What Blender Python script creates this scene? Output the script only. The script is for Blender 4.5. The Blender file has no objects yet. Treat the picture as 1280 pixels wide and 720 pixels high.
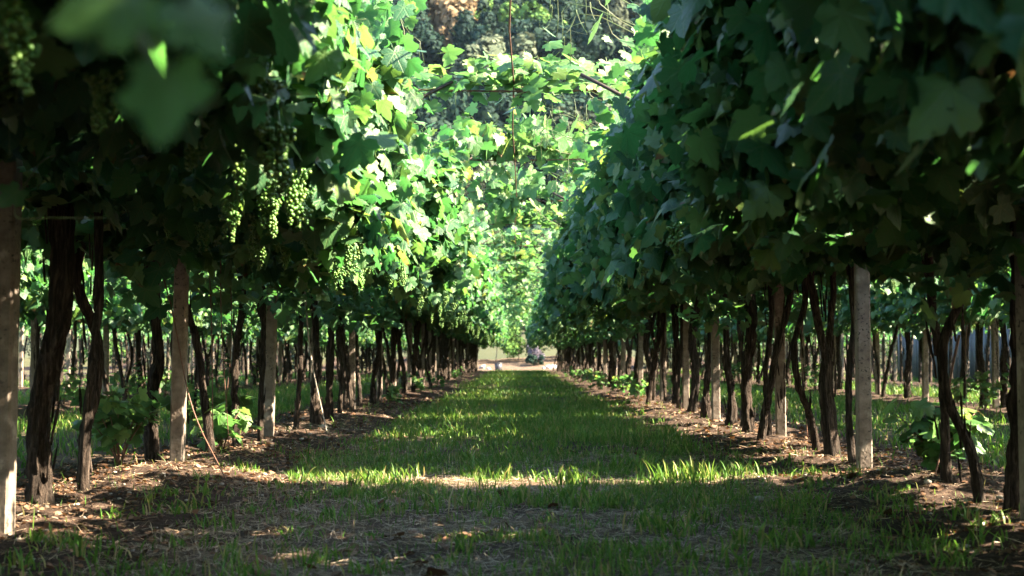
import bpy, math, random
import numpy as np
from mathutils import Vector, Matrix
R = math.radians
rng = np.random.default_rng(7)
random.seed(7)
scene = bpy.context.scene
COL = scene.collection

# ------------------------------------------------------------------ camera, world, sun, exposure
SUN_EL, SUN_BACK = R(38), R(7)          # elevation; how far the sun stands behind the camera's right hand
cam_d = bpy.data.cameras.new('camera')
cam_d.lens, cam_d.sensor_width = 50, 36
cam_d.clip_start, cam_d.clip_end = 0.05, 3000
cam_d.dof.use_dof = True
cam_d.dof.focus_distance = 11.5
cam_d.dof.aperture_fstop = 3.5
cam = bpy.data.objects.new('camera', cam_d)
cam.location = (0, 0, 0.9)
cam.rotation_euler = (R(90 + 2.8), 0, R(0.2))
COL.objects.link(cam)
scene.camera = cam

world = bpy.data.worlds.new('World')
scene.world = world
world.use_nodes = True
wn = world.node_tree
bg = wn.nodes['Background']
sky = wn.nodes.new('ShaderNodeTexSky')
sky.sky_type = 'NISHITA'
sky.sun_disc = False
sun_dir = Vector((math.cos(SUN_EL) * math.cos(SUN_BACK), -math.cos(SUN_EL) * math.sin(SUN_BACK), math.sin(SUN_EL)))
sky.sun_elevation = SUN_EL
sky.sun_rotation = math.atan2(sun_dir.x, sun_dir.y)
wn.links.new(sky.outputs[0], bg.inputs[0])
bg.inputs[1].default_value = 0.08
sd = bpy.data.lights.new('sun', 'SUN')
sd.energy = 4.5
sd.angle = R(0.5)
sd.color = (1.0, 0.83, 0.60)
sun = bpy.data.objects.new('sun', sd)
sun.rotation_euler = (-sun_dir).to_track_quat('-Z', 'Y').to_euler()
COL.objects.link(sun)
scene.view_settings.view_transform = 'Standard'
scene.view_settings.look = 'None'
scene.view_settings.gamma = 1
scene.view_settings.exposure = 3.6
scene.view_settings.use_curve_mapping = False
cy = scene.cycles
cy.max_bounces = 2
cy.diffuse_bounces = 1
cy.glossy_bounces = 2
cy.transmission_bounces = 0
cy.transparent_max_bounces = 4
cy.use_denoising = True
cy.sample_clamp_indirect = 6
cy.caustics_reflective = cy.caustics_refractive = False

HAZE = 0.00005
# ------------------------------------------------------------------ layout numbers
HALF = 2.65                 # row offset from the aisle's centre; rows repeat every 2*HALF
ROWS_MAIN = (-HALF, HALF)
ROWS_OUT = (-3 * HALF, 3 * HALF)
ROW_END = 92.0
ORD = 'zeroth first second third fourth fifth sixth seventh eighth ninth tenth eleventh twelfth thirteenth fourteenth fifteenth sixteenth seventeenth eighteenth nineteenth twentieth twenty-first twenty-second twenty-third'.split()

# ------------------------------------------------------------------ helpers
def link(o, parent=None):
    COL.objects.link(o)
    if parent is not None:
        o.parent = parent
    return o

def tag(o, label=None, cat=None, group=None, kind=None):
    if label: o['label'] = label
    if cat: o['category'] = cat
    if group: o['group'] = group
    if kind: o['kind'] = kind
    return o

def mesh(name, V, F, mat=None, smooth=False):
    """V (n,3); F: list of (k,m) int arrays (one per polygon size) or list of tuples"""
    me = bpy.data.meshes.new(name)
    V = np.asarray(V, dtype=np.float32)
    if isinstance(F, np.ndarray): F = [F]
    if len(F) and not isinstance(F[0], np.ndarray):
        me.from_pydata(V.tolist(), [], [tuple(int(i) for i in f) for f in F])
    else:
        me.vertices.add(len(V)); me.vertices.foreach_set('co', V.ravel())
        nl = sum(f.size for f in F); npoly = sum(len(f) for f in F)
        me.loops.add(nl); me.polygons.add(npoly)
        me.loops.foreach_set('vertex_index', np.concatenate([f.ravel() for f in F]).astype(np.int32))
        starts, s = [], 0
        for f in F:
            starts.append(s + np.arange(len(f)) * f.shape[1]); s += f.size
        me.polygons.foreach_set('loop_start', np.concatenate(starts).astype(np.int32))
        me.update(calc_edges=True)
    if smooth:
        me.polygons.foreach_set('use_smooth', np.ones(len(me.polygons), dtype=bool))
    if mat: me.materials.append(mat)
    return me

def obj(name, me, parent=None, loc=(0, 0, 0)):
    o = bpy.data.objects.new(name, me)
    o.location = loc
    return link(o, parent)

def empty(name, loc=(0, 0, 0), rz=0.0):
    o = bpy.data.objects.new(name, None)
    o.location = loc
    o.rotation_euler = (0, 0, rz)
    o.empty_display_size = 0.1
    return link(o)

def kids(o):
    return [c for c in bpy.data.objects if c.parent is o]

def copy_child(src, parent):
    c = src.copy(); COL.objects.link(c); c.parent = parent
    return c

def norm(a):
    return a / np.maximum(np.linalg.norm(a, axis=-1, keepdims=True), 1e-9)

_T = np.random.default_rng(3).random((256, 256))
def vnoise(x, y):
    xi = np.floor(x).astype(int); yi = np.floor(y).astype(int)
    fx = x - xi; fy = y - yi
    fx = fx * fx * (3 - 2 * fx); fy = fy * fy * (3 - 2 * fy)
    g = lambda a, b: _T[a % 256, b % 256]
    return (g(xi, yi) * (1 - fx) + g(xi + 1, yi) * fx) * (1 - fy) + (g(xi, yi + 1) * (1 - fx) + g(xi + 1, yi + 1) * fx) * fy

def fbm(x, y, f=1.0, o=4):
    r, a, t = 0, 1.0, 0
    for k in range(o):
        r = r + a * vnoise(x * f + 17.3 * k, y * f - 9.1 * k); t += a
        a *= .5; f *= 2.03
    return r / t

def row_dist(x):
    m = np.mod(x + HALF, 2 * HALF)
    return np.minimum(m, 2 * HALF - m)

def sstep(a, b, x):
    t = np.clip((x - a) / (b - a), 0, 1)
    return t * t * (3 - 2 * t)

def ground_z(x, y):
    x = np.asarray(x, float); y = np.asarray(y, float)
    d = row_dist(x)
    inside = sstep(98, 92, y) * sstep(32, 26, np.abs(x))
    z = 0.075 * np.exp(-(d / .75) ** 2) * (.35 + 1.2 * fbm(x, y, .9, 3)) * inside
    lump = sstep(1.6, .6, d) * inside
    z = z + (fbm(x, y, 3.1, 4) - .5) * (.035 + .10 * lump)
    z = z + .08 * np.exp(-(((x + 2.45) / .55) ** 2 + ((y - 9.9) / .75) ** 2))
    z = z + .10 * np.exp(-(((x - 2.85) / .6) ** 2 + ((y - 9.3) / .5) ** 2))
    z = z + (fbm(x + 40, y, .22, 2) - .5) * .08
    z = z + sstep(100, 108, y) * (.5 + .9 * fbm(x, y, .35, 3))
    return z

def gz(x, y):
    return float(ground_z(np.array([x]), np.array([y]))[0])

def tube(path, radii, n=8, ridge=0.0, seed=0, cap=True):
    """closed tube along a path; ridge = bark-like irregularity of the radius"""
    P = np.asarray(path, float); m = len(P)
    T = np.gradient(P, axis=0); T = norm(T)
    ref = np.array([1.0, 0, 0]) if abs(T[0][0]) < .9 else np.array([0, 1.0, 0])
    U = np.zeros_like(P); u = ref
    for i in range(m):
        u = u - T[i] * np.dot(u, T[i]); u = u / max(np.linalg.norm(u), 1e-9); U[i] = u
    W = np.cross(T, U)
    a = np.arange(n) * 2 * math.pi / n
    rr = np.asarray(radii, float)[:, None] * np.ones((m, n))
    if ridge:
        r = np.random.default_rng(int(seed) + 50)
        base = r.normal(0, 1, n)
        drift = np.cumsum(r.normal(0, .35, (m, n)), axis=0)
        rr = rr * (1 + ridge * np.clip(.6 * base[None] + .35 * drift + .4 * r.normal(0, 1, (m, n)), -1.5, 1.8))
    V = (P[:, None] + rr[..., None] * (np.cos(a)[None, :, None] * U[:, None] + np.sin(a)[None, :, None] * W[:, None])).reshape(-1, 3)
    i = np.arange(m - 1)[:, None] * n; j = np.arange(n)[None]; k = (j + 1) % n
    Q = np.stack([i + j, i + k, i + n + k, i + n + j], -1).reshape(-1, 4)
    tris = []
    if cap:
        V = np.vstack([V, P[0:1], P[-1:]])
        c0, c1 = len(V) - 2, len(V) - 1
        for q in range(n):
            tris.append((c0, (q + 1) % n, q)); tris.append((c1, (m - 1) * n + q, (m - 1) * n + (q + 1) % n))
    return V, Q, np.array(tris, dtype=int).reshape(-1, 3)

class MB:
    """collects shapes into one mesh"""
    def __init__(self): self.V, self.F, self.n = [], {}, 0
    def add(self, V, *Fs):
        for F in Fs:
            F = np.asarray(F, int)
            if F.size: self.F.setdefault(F.shape[1], []).append(F + self.n)
        self.V.append(np.asarray(V, float)); self.n += len(V)
    def tube(self, *a, **k): self.add(*tube(*a, **k))
    def build(self, name, mat, smooth=False):
        return mesh(name, np.vstack(self.V), [np.vstack(f) for f in self.F.values()], mat, smooth)

def curve_pts(pts, m):
    """Catmull-Rom through pts, m samples"""
    P = np.asarray(pts, float)
    P = np.vstack([2 * P[0] - P[1], P, 2 * P[-1] - P[-2]])
    out = []
    for t in np.linspace(0, len(P) - 3 - 1e-6, m):
        i = int(t); f = t - i
        a, b, c, d = P[i:i + 4]
        out.append(.5 * (2 * b + (c - a) * f + (2 * a - 5 * b + 4 * c - d) * f * f + (3 * b - a - 3 * c + d) * f ** 3))
    return np.array(out)

# ------------------------------------------------------------------ materials
class N:
    def __init__(self, name):
        self.m = bpy.data.materials.new(name); self.m.use_nodes = True
        self.t = self.m.node_tree; self.p = self.t.nodes['Principled BSDF']; self.out = self.t.nodes['Material Output']
    def node(self, kind, **kw):
        n = self.t.nodes.new(kind)
        for k, v in kw.items():
            if hasattr(n, k): setattr(n, k, v)
        return n
    def link(self, a, b): self.t.links.new(a, b)
    def noise(self, vec, scale, detail=4, rough=.55, dist=0):
        n = self.node('ShaderNodeTexNoise'); n.inputs['Scale'].default_value = scale
        n.inputs['Detail'].default_value = detail; n.inputs['Roughness'].default_value = rough; n.inputs['Distortion'].default_value = dist
        if vec is not None: self.link(vec, n.inputs['Vector'])
        return n.outputs['Fac']
    def ramp(self, fac, stops):
        r = self.node('ShaderNodeValToRGB'); e = r.color_ramp.elements
        while len(e) < len(stops): e.new(.5)
        for q, (p, c) in zip(e, stops): q.position = p; q.color = (*c, 1)
        self.link(fac, r.inputs[0]); return r.outputs[0]
    def mix(self, fac, a, b, mode='MIX'):
        m = self.node('ShaderNodeMix', data_type='RGBA', blend_type=mode)
        for s, v in ((m.inputs[0], fac), (m.inputs[6], a), (m.inputs[7], b)):
            if hasattr(v, 'is_linked'): self.link(v, s)
            elif isinstance(v, (int, float)): s.default_value = v
            else: s.default_value = (*v, 1)
        return m.outputs[2]
    def math(self, op, a, b=0.0, c=0.0):
        m = self.node('ShaderNodeMath', operation=op)
        for s, v in zip(m.inputs, (a, b, c)):
            if hasattr(v, 'is_linked'): self.link(v, s)
            else: s.default_value = v
        return m.outputs[0]
    def maprange(self, v, a, b, c=0, d=1):
        m = self.node('ShaderNodeMapRange', interpolation_type='SMOOTHSTEP')
        self.link(v, m.inputs[0])
        for i, q in enumerate((a, b, c, d)): m.inputs[i + 1].default_value = q
        return m.outputs[0]
    def bump(self, h, strength=.5, dist=.02):
        b = self.node('ShaderNodeBump'); b.inputs['Strength'].default_value = strength; b.inputs['Distance'].default_value = dist
        self.link(h, b.inputs['Height']); self.link(b.outputs[0], self.p.inputs['Normal'])
    def obj_vec(self): return self.node('ShaderNodeTexCoord').outputs['Object']
    def pos(self): return self.node('ShaderNodeNewGeometry').outputs['Position']
    def island(self): return self.node('ShaderNodeNewGeometry').outputs['Random Per Island']
    def scaled(self, vec, s):
        m = self.node('ShaderNodeMapping'); self.link(vec, m.inputs[0]); m.inputs['Scale'].default_value = s
        return m.outputs[0]

def leafy(name, stops, trans, tcol_stops, rough=.42, spec=.5, under=None, obj_var=.0, veins=False):
    k = N(name)
    isl = k.island()
    col = k.ramp(isl, stops)
    tcol = k.ramp(isl, tcol_stops)
    if obj_var:
        oi = k.node('ShaderNodeObjectInfo').outputs['Random']
        v = k.maprange(oi, 0, 1, 1 - obj_var, 1 + obj_var)
        hsv = k.node('ShaderNodeHueSaturation'); k.link(col, hsv.inputs['Color']); k.link(v, hsv.inputs['Value']); col = hsv.outputs[0]
    if under:                                    # paler underside of the blade
        bf = k.node('ShaderNodeNewGeometry').outputs['Backfacing']
        col = k.mix(bf, col, k.mix(.5, col, under))
    if veins:                                    # five main veins from the petiole, side veins, and dry blotches on some leaves
        uv = k.node('ShaderNodeUVMap').outputs[0]
        q = k.node('ShaderNodeSeparateXYZ'); k.link(uv, q.inputs[0])
        ang = k.math('ARCTAN2', q.outputs[0], q.outputs[1])
        rad = k.math('POWER', k.math('ADD', k.math('MULTIPLY', q.outputs[0], q.outputs[0]), k.math('MULTIPLY', q.outputs[1], q.outputs[1])), .5)
        dist = k.math('MULTIPLY', k.math('PINGPONG', k.math('ABSOLUTE', ang), .45), rad)
        main = k.maprange(dist, .006, .028, 1, 0)
        side = k.maprange(k.math('PINGPONG', k.math('ADD', k.math('MULTIPLY', rad, 1.0), k.math('MULTIPLY', dist, -1.2)), .065), .004, .02, .55, 0)
        vein = k.math('MAXIMUM', main, side)
        col = k.mix(k.math('MULTIPLY', vein, .55), col, (.16, .26, .09))
        tcol = k.mix(k.math('MULTIPLY', vein, .45), tcol, (.06, .16, .03))
        blot = k.noise(k.obj_vec(), 30, 3)
        dry = k.math('MULTIPLY', k.maprange(k.math('ADD', rad, k.math('MULTIPLY', blot, .7)), .92, 1.08), k.maprange(isl, .93, .96))
        col = k.mix(dry, col, (.19, .12, .05)); tcol = k.mix(dry, tcol, (.25, .14, .05))
        hb = k.math('ADD', k.math('MULTIPLY', vein, -.5), k.noise(k.obj_vec(), 38, 3)); k.bump(hb, .4, .012)
    k.link(col, k.p.inputs['Base Color'])
    k.p.inputs['Roughness'].default_value = rough
    k.p.inputs['Specular IOR Level'].default_value = spec
    tr = k.node('ShaderNodeBsdfTranslucent'); k.link(tcol, tr.inputs[0])
    mx = k.node('ShaderNodeMixShader'); mx.inputs[0].default_value = trans
    k.link(k.p.outputs[0], mx.inputs[1]); k.link(tr.outputs[0], mx.inputs[2]); k.link(mx.outputs[0], k.out.inputs[0])
    return k

M = {}
k = leafy('vine_leaf', [(0, (.022, .084, .040)), (.45, (.036, .120, .048)), (.8, (.060, .162, .050)), (.95, (.12, .21, .055))],
          .36, [(0, (.06, .29, .065)), (.6, (.13, .41, .075)), (.9, (.24, .47, .08)), (1, (.42, .50, .09))], rough=.45, spec=.42, under=(.07, .14, .055), veins=True)
M['leaf'] = k.m
k = leafy('young_leaf', [(0, (.045, .14, .04)), (.6, (.08, .20, .05)), (1, (.15, .25, .06))],
          .38, [(0, (.11, .38, .08)), (.7, (.20, .45, .09)), (1, (.40, .52, .11))], rough=.42, veins=True)
M['young'] = k.m
M['backlit'] = leafy('backlit_leaf', [(0, (.06, .17, .05)), (1, (.10, .24, .06))], .6, [(0, (.20, .52, .10)), (1, (.34, .62, .10))], rough=.4, spec=.5, veins=True).m  # lighter, more translucent leaf colour standing in for backlight on the close leaves
M['grass'] = leafy('grass_blade', [(0, (.042, .125, .016)), (.4, (.075, .19, .02)), (.76, (.125, .23, .028)), (.9, (.23, .24, .065)), (1, (.34, .27, .13))],
                   .35, [(0, (.10, .28, .03)), (.8, (.22, .38, .05)), (1, (.4, .33, .12))], rough=.5, spec=.35).m
M['straw'] = leafy('dry_straw', [(0, (.16, .118, .085)), (.5, (.34, .265, .19)), (1, (.52, .43, .33))], .15, [(0, (.3, .2, .1)), (1, (.4, .3, .18))], rough=.7, spec=.2).m
M['litter'] = leafy('leaf_litter', [(0, (.045, .028, .02)), (.5, (.11, .062, .038)), (.85, (.20, .11, .065)), (1, (.30, .21, .15))], .12, [(0, (.2, .08, .03)), (1, (.3, .15, .05))], rough=.75, spec=.2).m
k = leafy('grape_skin', [(0, (.06, .17, .035)), (.7, (.11, .23, .045)), (1, (.18, .28, .06))], .18, [(0, (.14, .30, .05)), (1, (.30, .38, .08))], rough=.35, spec=.5)
M['grape'] = k.m

k = N('vine_bark'); v = k.obj_vec()
st = k.scaled(v, (9, 9, 1.1))
f1 = k.noise(st, 5, 6, .65, .6); f2 = k.noise(v, 40, 4)
k.link(k.ramp(f1, [(.3, (.006, .005, .0045)), (.48, (.028, .021, .017)), (.62, (.085, .064, .052)), (.8, (.17, .135, .11))]), k.p.inputs['Base Color'])
k.p.inputs['Roughness'].default_value = .9; k.p.inputs['Specular IOR Level'].default_value = .2
k.bump(k.math('ADD', k.math('MULTIPLY', f1, 1.5), k.math('MULTIPLY', f2, .5)), 1.0, .03)
M['bark'] = k.m
k = N('cane_bark'); v = k.obj_vec()
f = k.noise(k.scaled(v, (30, 30, 3)), 3, 4)
k.link(k.ramp(f, [(.3, (.05, .022, .014)), (.7, (.16, .075, .045))]), k.p.inputs['Base Color']); k.p.inputs['Roughness'].default_value = .6
M['cane'] = k.m
k = N('green_shoot'); k.p.inputs['Base Color'].default_value = (.12, .17, .04, 1); k.p.inputs['Roughness'].default_value = .5
v = k.obj_vec(); k.link(k.ramp(k.noise(v, 6), [(.35, (.06, .12, .03)), (.62, (.10, .11, .04)), (.85, (.11, .06, .035))]), k.p.inputs['Base Color'])
M['shoot'] = k.m

k = N('lichened_concrete'); v = k.obj_vec()
oi = k.node('ShaderNodeObjectInfo').outputs['Random']
vv = k.node('ShaderNodeVectorMath', operation='ADD'); k.link(v, vv.inputs[0]); k.link(oi, vv.inputs[1]); v2 = vv.outputs[0]
f = k.noise(v2, 14, 6, .6); g = k.noise(v2, 45, 3, .5); h = k.noise(v2, 3.0, 4)
base = k.ramp(f, [(.3, (.125, .098, .08)), (.55, (.205, .166, .138)), (.8, (.29, .245, .21))])
spots = k.math('MULTIPLY', k.maprange(g, .57, .63), k.maprange(h, .38, .62))
base = k.mix(spots, base, (.02, .019, .018))
base = k.mix(k.math('MULTIPLY', k.maprange(k.noise(v2, 7, 4), .6, .7), .5), base, (.42, .37, .32))
k.link(base, k.p.inputs['Base Color']); k.p.inputs['Roughness'].default_value = .88
k.bump(k.math('ADD', g, f), .6, .006)
M['concrete'] = k.m
k = N('rusty_iron'); v = k.obj_vec()
k.link(k.ramp(k.noise(v, 25, 4), [(.3, (.035, .016, .011)), (.6, (.13, .05, .028)), (.8, (.2, .085, .045))]), k.p.inputs['Base Color'])
k.p.inputs['Roughness'].default_value = .75
M['rust'] = k.m
k = N('dark_iron'); k.link(k.ramp(k.noise(k.obj_vec(), 30, 4), [(.35, (.012, .01, .009)), (.7, (.05, .03, .022))]), k.p.inputs['Base Color']); k.p.inputs['Roughness'].default_value = .8; M['dark_iron'] = k.m

k = N('vineyard_soil'); p = k.pos()
sx = k.node('ShaderNodeSeparateXYZ'); k.link(p, sx.inputs[0])
n_big = k.noise(p, .55, 4, .6); n_mid = k.noise(p, 3.2, 5, .65); n_fine = k.noise(p, 34, 5, .7); n_mic = k.noise(p, 130, 3, .6)
pp = k.math('PINGPONG', k.math('ADD', sx.outputs[0], HALF), HALF)
dd = k.math('ADD', pp, k.math('MULTIPLY', k.math('SUBTRACT', n_mid, .5), .9))
soil = k.ramp(n_fine, [(.3, (.022, .015, .012)), (.5, (.048, .032, .025)), (.66, (.092, .063, .048)), (.8, (.17, .13, .105))])
strawy = k.ramp(n_fine, [(.3, (.04, .027, .019)), (.5, (.11, .077, .052)), (.7, (.23, .17, .12))])
turf = k.ramp(n_fine, [(.3, (.022, .028, .012)), (.55, (.055, .062, .026)), (.75, (.12, .10, .052))])
mid = k.mix(k.maprange(n_big, .42, .62), strawy, soil)
far = k.maprange(sx.outputs[1], 11, 20)
mid = k.mix(k.math('MULTIPLY', far, .85), mid, turf)
col = k.mix(k.maprange(dd, .75, 1.35), soil, mid)
ax = k.math('ABSOLUTE', sx.outputs[0])
dirt = k.ramp(n_mid, [(.3, (.055, .038, .027)), (.5, (.10, .072, .05)), (.8, (.17, .125, .09))])
col = k.mix(k.math('MULTIPLY', k.maprange(k.math('ADD', sx.outputs[1], k.math('MULTIPLY', n_mid, 3)), 94.5, 96.5), k.maprange(k.math('ADD', ax, k.math('MULTIPLY', n_mid, 4)), 12, 6)), col, dirt)
k.link(col, k.p.inputs['Base Color']); k.p.inputs['Roughness'].default_value = .95; k.p.inputs['Specular IOR Level'].default_value = .15
k.bump(k.math('ADD', k.math('MULTIPLY', n_fine, .8), k.math('MULTIPLY', n_mic, .35)), .9, .03)
M['soil'] = k.m
k = N('forest_floor'); p = k.pos()
k.link(k.ramp(k.noise(p, .15, 5), [(.3, (.018, .03, .014)), (.7, (.05, .055, .025))]), k.p.inputs['Base Color']); k.p.inputs['Roughness'].default_value = 1
M['forest_floor'] = k.m
def tree_mat(name, a, b, c):
    return leafy(name, [(0, a), (.6, b), (1, c)], .2, [(0, b), (1, c)], rough=.7, spec=.08, obj_var=.3).m
M['tree_dark'] = tree_mat('dark_tree_leaf', (.007, .021, .018), (.014, .036, .026), (.03, .055, .034))  # kept extra dark and bluish in place of hillside shade and haze
M['tree_olive'] = tree_mat('olive_tree_leaf', (.03, .045, .03), (.055, .072, .045), (.09, .105, .065))
M['tree_sunlit'] = tree_mat('sunlit_tree_leaf', (.10, .072, .04), (.17, .122, .068), (.25, .18, .10))  # warm sunlight put into the leaf colour
M['tree_green'] = tree_mat('green_tree_leaf', (.03, .075, .02), (.06, .13, .03), (.11, .19, .04))
M['lilac'] = tree_mat('lilac_bloom', (.09, .075, .095), (.13, .115, .14), (.17, .155, .19))
k = N('tree_bark'); k.link(k.ramp(k.noise(k.obj_vec(), 4), [(.3, (.04, .03, .022)), (.7, (.1, .08, .06))]), k.p.inputs['Base Color']); M['tree_bark'] = k.m
k = N('weathered_planks'); v = k.obj_vec()
f = k.noise(k.scaled(v, (8, 8, .5)), 3, 5, .6)
col = k.ramp(f, [(.3, (.07, .075, .09)), (.6, (.14, .15, .175)), (.8, (.2, .21, .235))])
isl = k.island(); hv = k.node('ShaderNodeHueSaturation'); k.link(col, hv.inputs['Color']); k.link(k.maprange(isl, 0, 1, .6, 1.3), hv.inputs['Value'])
k.link(hv.outputs[0], k.p.inputs['Base Color']); k.p.inputs['Roughness'].default_value = .85
M['plank'] = k.m
k = N('grey_plastic'); k.link(k.ramp(k.noise(k.obj_vec(), 6), [(.3, (.03, .03, .034)), (.7, (.05, .05, .056))]), k.p.inputs['Base Color']); k.p.inputs['Roughness'].default_value = .5; M['plastic'] = k.m
k = N('pale_stone'); v = k.obj_vec(); f = k.noise(v, 9, 5)
k.link(k.ramp(f, [(.3, (.22, .19, .16)), (.7, (.45, .41, .36))]), k.p.inputs['Base Color']); k.p.inputs['Roughness'].default_value = .9; k.bump(f, .5, .02); M['stone'] = k.m
k = N('terracotta'); k.link(k.ramp(k.noise(k.obj_vec(), 20), [(.3, (.22, .09, .055)), (.7, (.36, .16, .10))]), k.p.inputs['Base Color']); k.p.inputs['Roughness'].default_value = .85; M['terracotta'] = k.m

# ------------------------------------------------------------------ ground and hill
def grid_mesh(xs, ys, zf, name, mat):
    X, Y = np.meshgrid(xs, ys)
    Z = zf(X, Y)
    V = np.stack([X, Y, Z], -1).reshape(-1, 3)
    nx, ny = len(xs), len(ys)
    i = (np.arange(ny - 1)[:, None] * nx + np.arange(nx - 1)[None]).reshape(-1)
    return mesh(name, V, np.stack([i, i + 1, i + nx + 1, i + nx], -1), mat, True)

def axis(*segs):
    out = []
    for a, b, n in segs: out.extend(np.linspace(a, b, n, endpoint=False))
    out.append(segs[-1][1])
    return np.array(out)

xs = axis((-440, -60, 20), (-60, -12, 80), (-12, -4, 90), (-4, 4, 170), (4, 12, 90), (12, 60, 80), (60, 440, 20))
ys = axis((-50, -10, 15), (-10, 4, 30), (4, 16, 190), (16, 40, 180), (40, 100, 120), (100, 430, 30))
tag(obj('ground', grid_mesh(xs, ys, ground_z, 'ground', M['soil'])), kind='structure')

def hill_z(x, y):
    t = np.clip((y - 108) / 230, 0, 1)
    return -1.5 + 118 * (t ** 1.05) + 14 * (fbm(x, y, .018, 3) - .5) * np.clip(t * 5, 0, 1)
tag(obj('hillside', grid_mesh(np.linspace(-420, 420, 85), np.linspace(100, 420, 50), hill_z, 'hillside', M['forest_floor'])), kind='structure')

# ------------------------------------------------------------------ leaf batches
half = [(.03, -.04), (.10, -.17), (.20, -.21), (.27, -.27), (.36, -.20), (.47, -.17), (.45, -.05), (.40, .03), (.47, .13), (.60, .20), (.58, .33),
        (.50, .38), (.46, .50), (.36, .47), (.27, .45), (.29, .58), (.22, .68), (.17, .79), (.08, .86)]
outl = [(0.0, 0.0)] + half + [(0, .98)] + [(-x, y) for x, y in half[::-1]]
def leaf_template(outline, petiole=True):
    P = np.array(outline)
    n = len(P)
    ang = np.arctan2(P[:, 0], P[:, 1] - .1)
    r = np.hypot(P[:, 0], P[:, 1] - .1)
    z = -.30 * r ** 2 + .055 * np.cos(ang * 4.6) * r - .10 * np.abs(P[:, 0])
    V = np.vstack([np.column_stack([P, z]), [[0, .12, .02]]])
    F = [(n, (i + 1) % n, i) for i in range(n)]
    if petiole:
        b = len(V)
        V = np.vstack([V, [[-.012, .0, 0], [.012, .0, 0], [.010, -.30, .10], [-.010, -.30, .10], [.006, -.55, .02], [-.006, -.55, .02]]])
        F += [(b, b + 1, b + 2), (b, b + 2, b + 3), (b + 3, b + 2, b + 4), (b + 3, b + 4, b + 5)]
    V[:, 1] -= .1
    return V, np.array(F)[:, ::-1]
def leaf_mesh(name, V, F, mat, tpl):
    me = mesh(name, V, F, mat)
    TV, TF = tpl
    uv = (TV[TF.ravel()][:, :2]).astype(np.float32)
    lay = me.uv_layers.new(name='blade')
    lay.data.foreach_set('uv', np.tile(uv, (len(F) // len(TF), 1)).ravel())
    return me
LEAF_HI = leaf_template(outl)
LEAF_LO = leaf_template([(0, .02), (.25, -.22), (.46, -.1), (.42, .06), (.6, .25), (.34, .46), (.2, .72), (0, .98),
                         (-.2, .72), (-.34, .46), (-.6, .25), (-.42, .06), (-.46, -.1), (-.25, -.22)], False)
LEAF_MIN = leaf_template([(0, 0), (.45, -.15), (.52, .35), (0, .95), (-.52, .35), (-.45, -.15)], False)

def leaves(P, Nn, T, S, tpl, r, out=None):
    """leaf blades at P with normals Nn, tip directions T, sizes S"""
    TV, TF = tpl
    Nn = norm(Nn); T = T - Nn * (T * Nn).sum(-1, keepdims=True); T = norm(T); B = np.cross(T, Nn)
    curl = r.uniform(-.5, 1.9, (len(P), 1))
    twist = r.normal(0, .22, (len(P), 1))
    z = TV[None, :, 2] * curl + twist * TV[None, :, 0] * TV[None, :, 1]
    asp = r.uniform(.85, 1.12, (len(P), 1))
    V = P[:, None] + S[:, None, None] * (TV[None, :, 0, None] * asp[..., None] * B[:, None] + TV[None, :, 1, None] * T[:, None] + z[..., None] * Nn[:, None])
    F = TF[None] + (np.arange(len(P)) * len(TV))[:, None, None]
    return V.reshape(-1, 3), F.reshape(-1, 3)

# canopy cross-section of one side: d = distance from the row towards the aisle edge
def canopy_points(n, r, width=1.25, dens_side=(1, 1), edge=1.86):
    out_p, out_n = [], []
    lumps = r.uniform(0, 6.28, 8)
    for s in (-1, 1):
        m = int(n * .5 * dens_side[0 if s < 0 else 1])
        kind = r.choice(5, m, p=[.33, .36, .22, .06, .03])
        v = r.uniform(-.5, .5, m) * width + r.normal(0, .09, m)
        ed = edge + .10 * np.sin(v * 5 + lumps[0 + (s > 0)]) + r.normal(0, .07, m)
        d = r.uniform(0, 1, m)
        low = (1.93 - .18 * d if s > 0 else 2.0 - .03 * d) + .12 * np.sin(v * 6.5 + lumps[2 + (s > 0)]) + .10 * np.sin(v * 13 + lumps[4 + (s > 0)])
        d_ = np.where(kind == 1, ed - np.abs(r.normal(0, .17, m)), d * ed)
        d_ = np.where(kind == 4, ed + np.abs(r.normal(0, .08, m)) - .08, d_)
        zt = 2.20 + .31 * d_
        z = np.select([kind == 0, kind == 1, kind == 2],
                      [zt + r.normal(0, .10, m) - np.abs(r.normal(0, .08, m)),
                       low + (zt + .08 - low) * r.uniform(0, 1, m) ** .85,
                       low + np.abs(r.normal(0, .22, m)) + .05],
                      low + (zt - low) * r.uniform(0, 1, m))
        z = np.where(kind == 4, low + .25 + (zt + .2 - low) * r.uniform(0, 1, m) ** .6, z)
        nx = np.select([kind == 0, kind == 1], [.15 * np.ones(m), .50 * np.ones(m)], .25) * s
        nz = np.select([kind == 0, kind == 1], [1.0 * np.ones(m), .55 * np.ones(m)], .35)
        nn = np.stack([nx, np.zeros(m), nz], -1) + r.normal(0, 1, (m, 3)) * np.where(kind[:, None] == 0, .42, 1) * (.55, .8, .4)
        out_p.append(np.stack([d_ * s, v, z], -1)); out_n.append(nn)
    return np.vstack(out_p), np.vstack(out_n)

def canopy_mesh(n, r, tpl, name, **kw):
    P, Nn = canopy_points(n, r, **kw)
    m = len(P)
    T = np.stack([r.normal(0, .5, m), r.normal(0, .5, m), -1.0 + r.normal(0, .35, m)], -1)
    S = np.clip(.115 * np.exp(r.normal(0, .30, m)), .045, .19)
    V, F = leaves(P, Nn, T, S, tpl, r)
    return V, F

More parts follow.
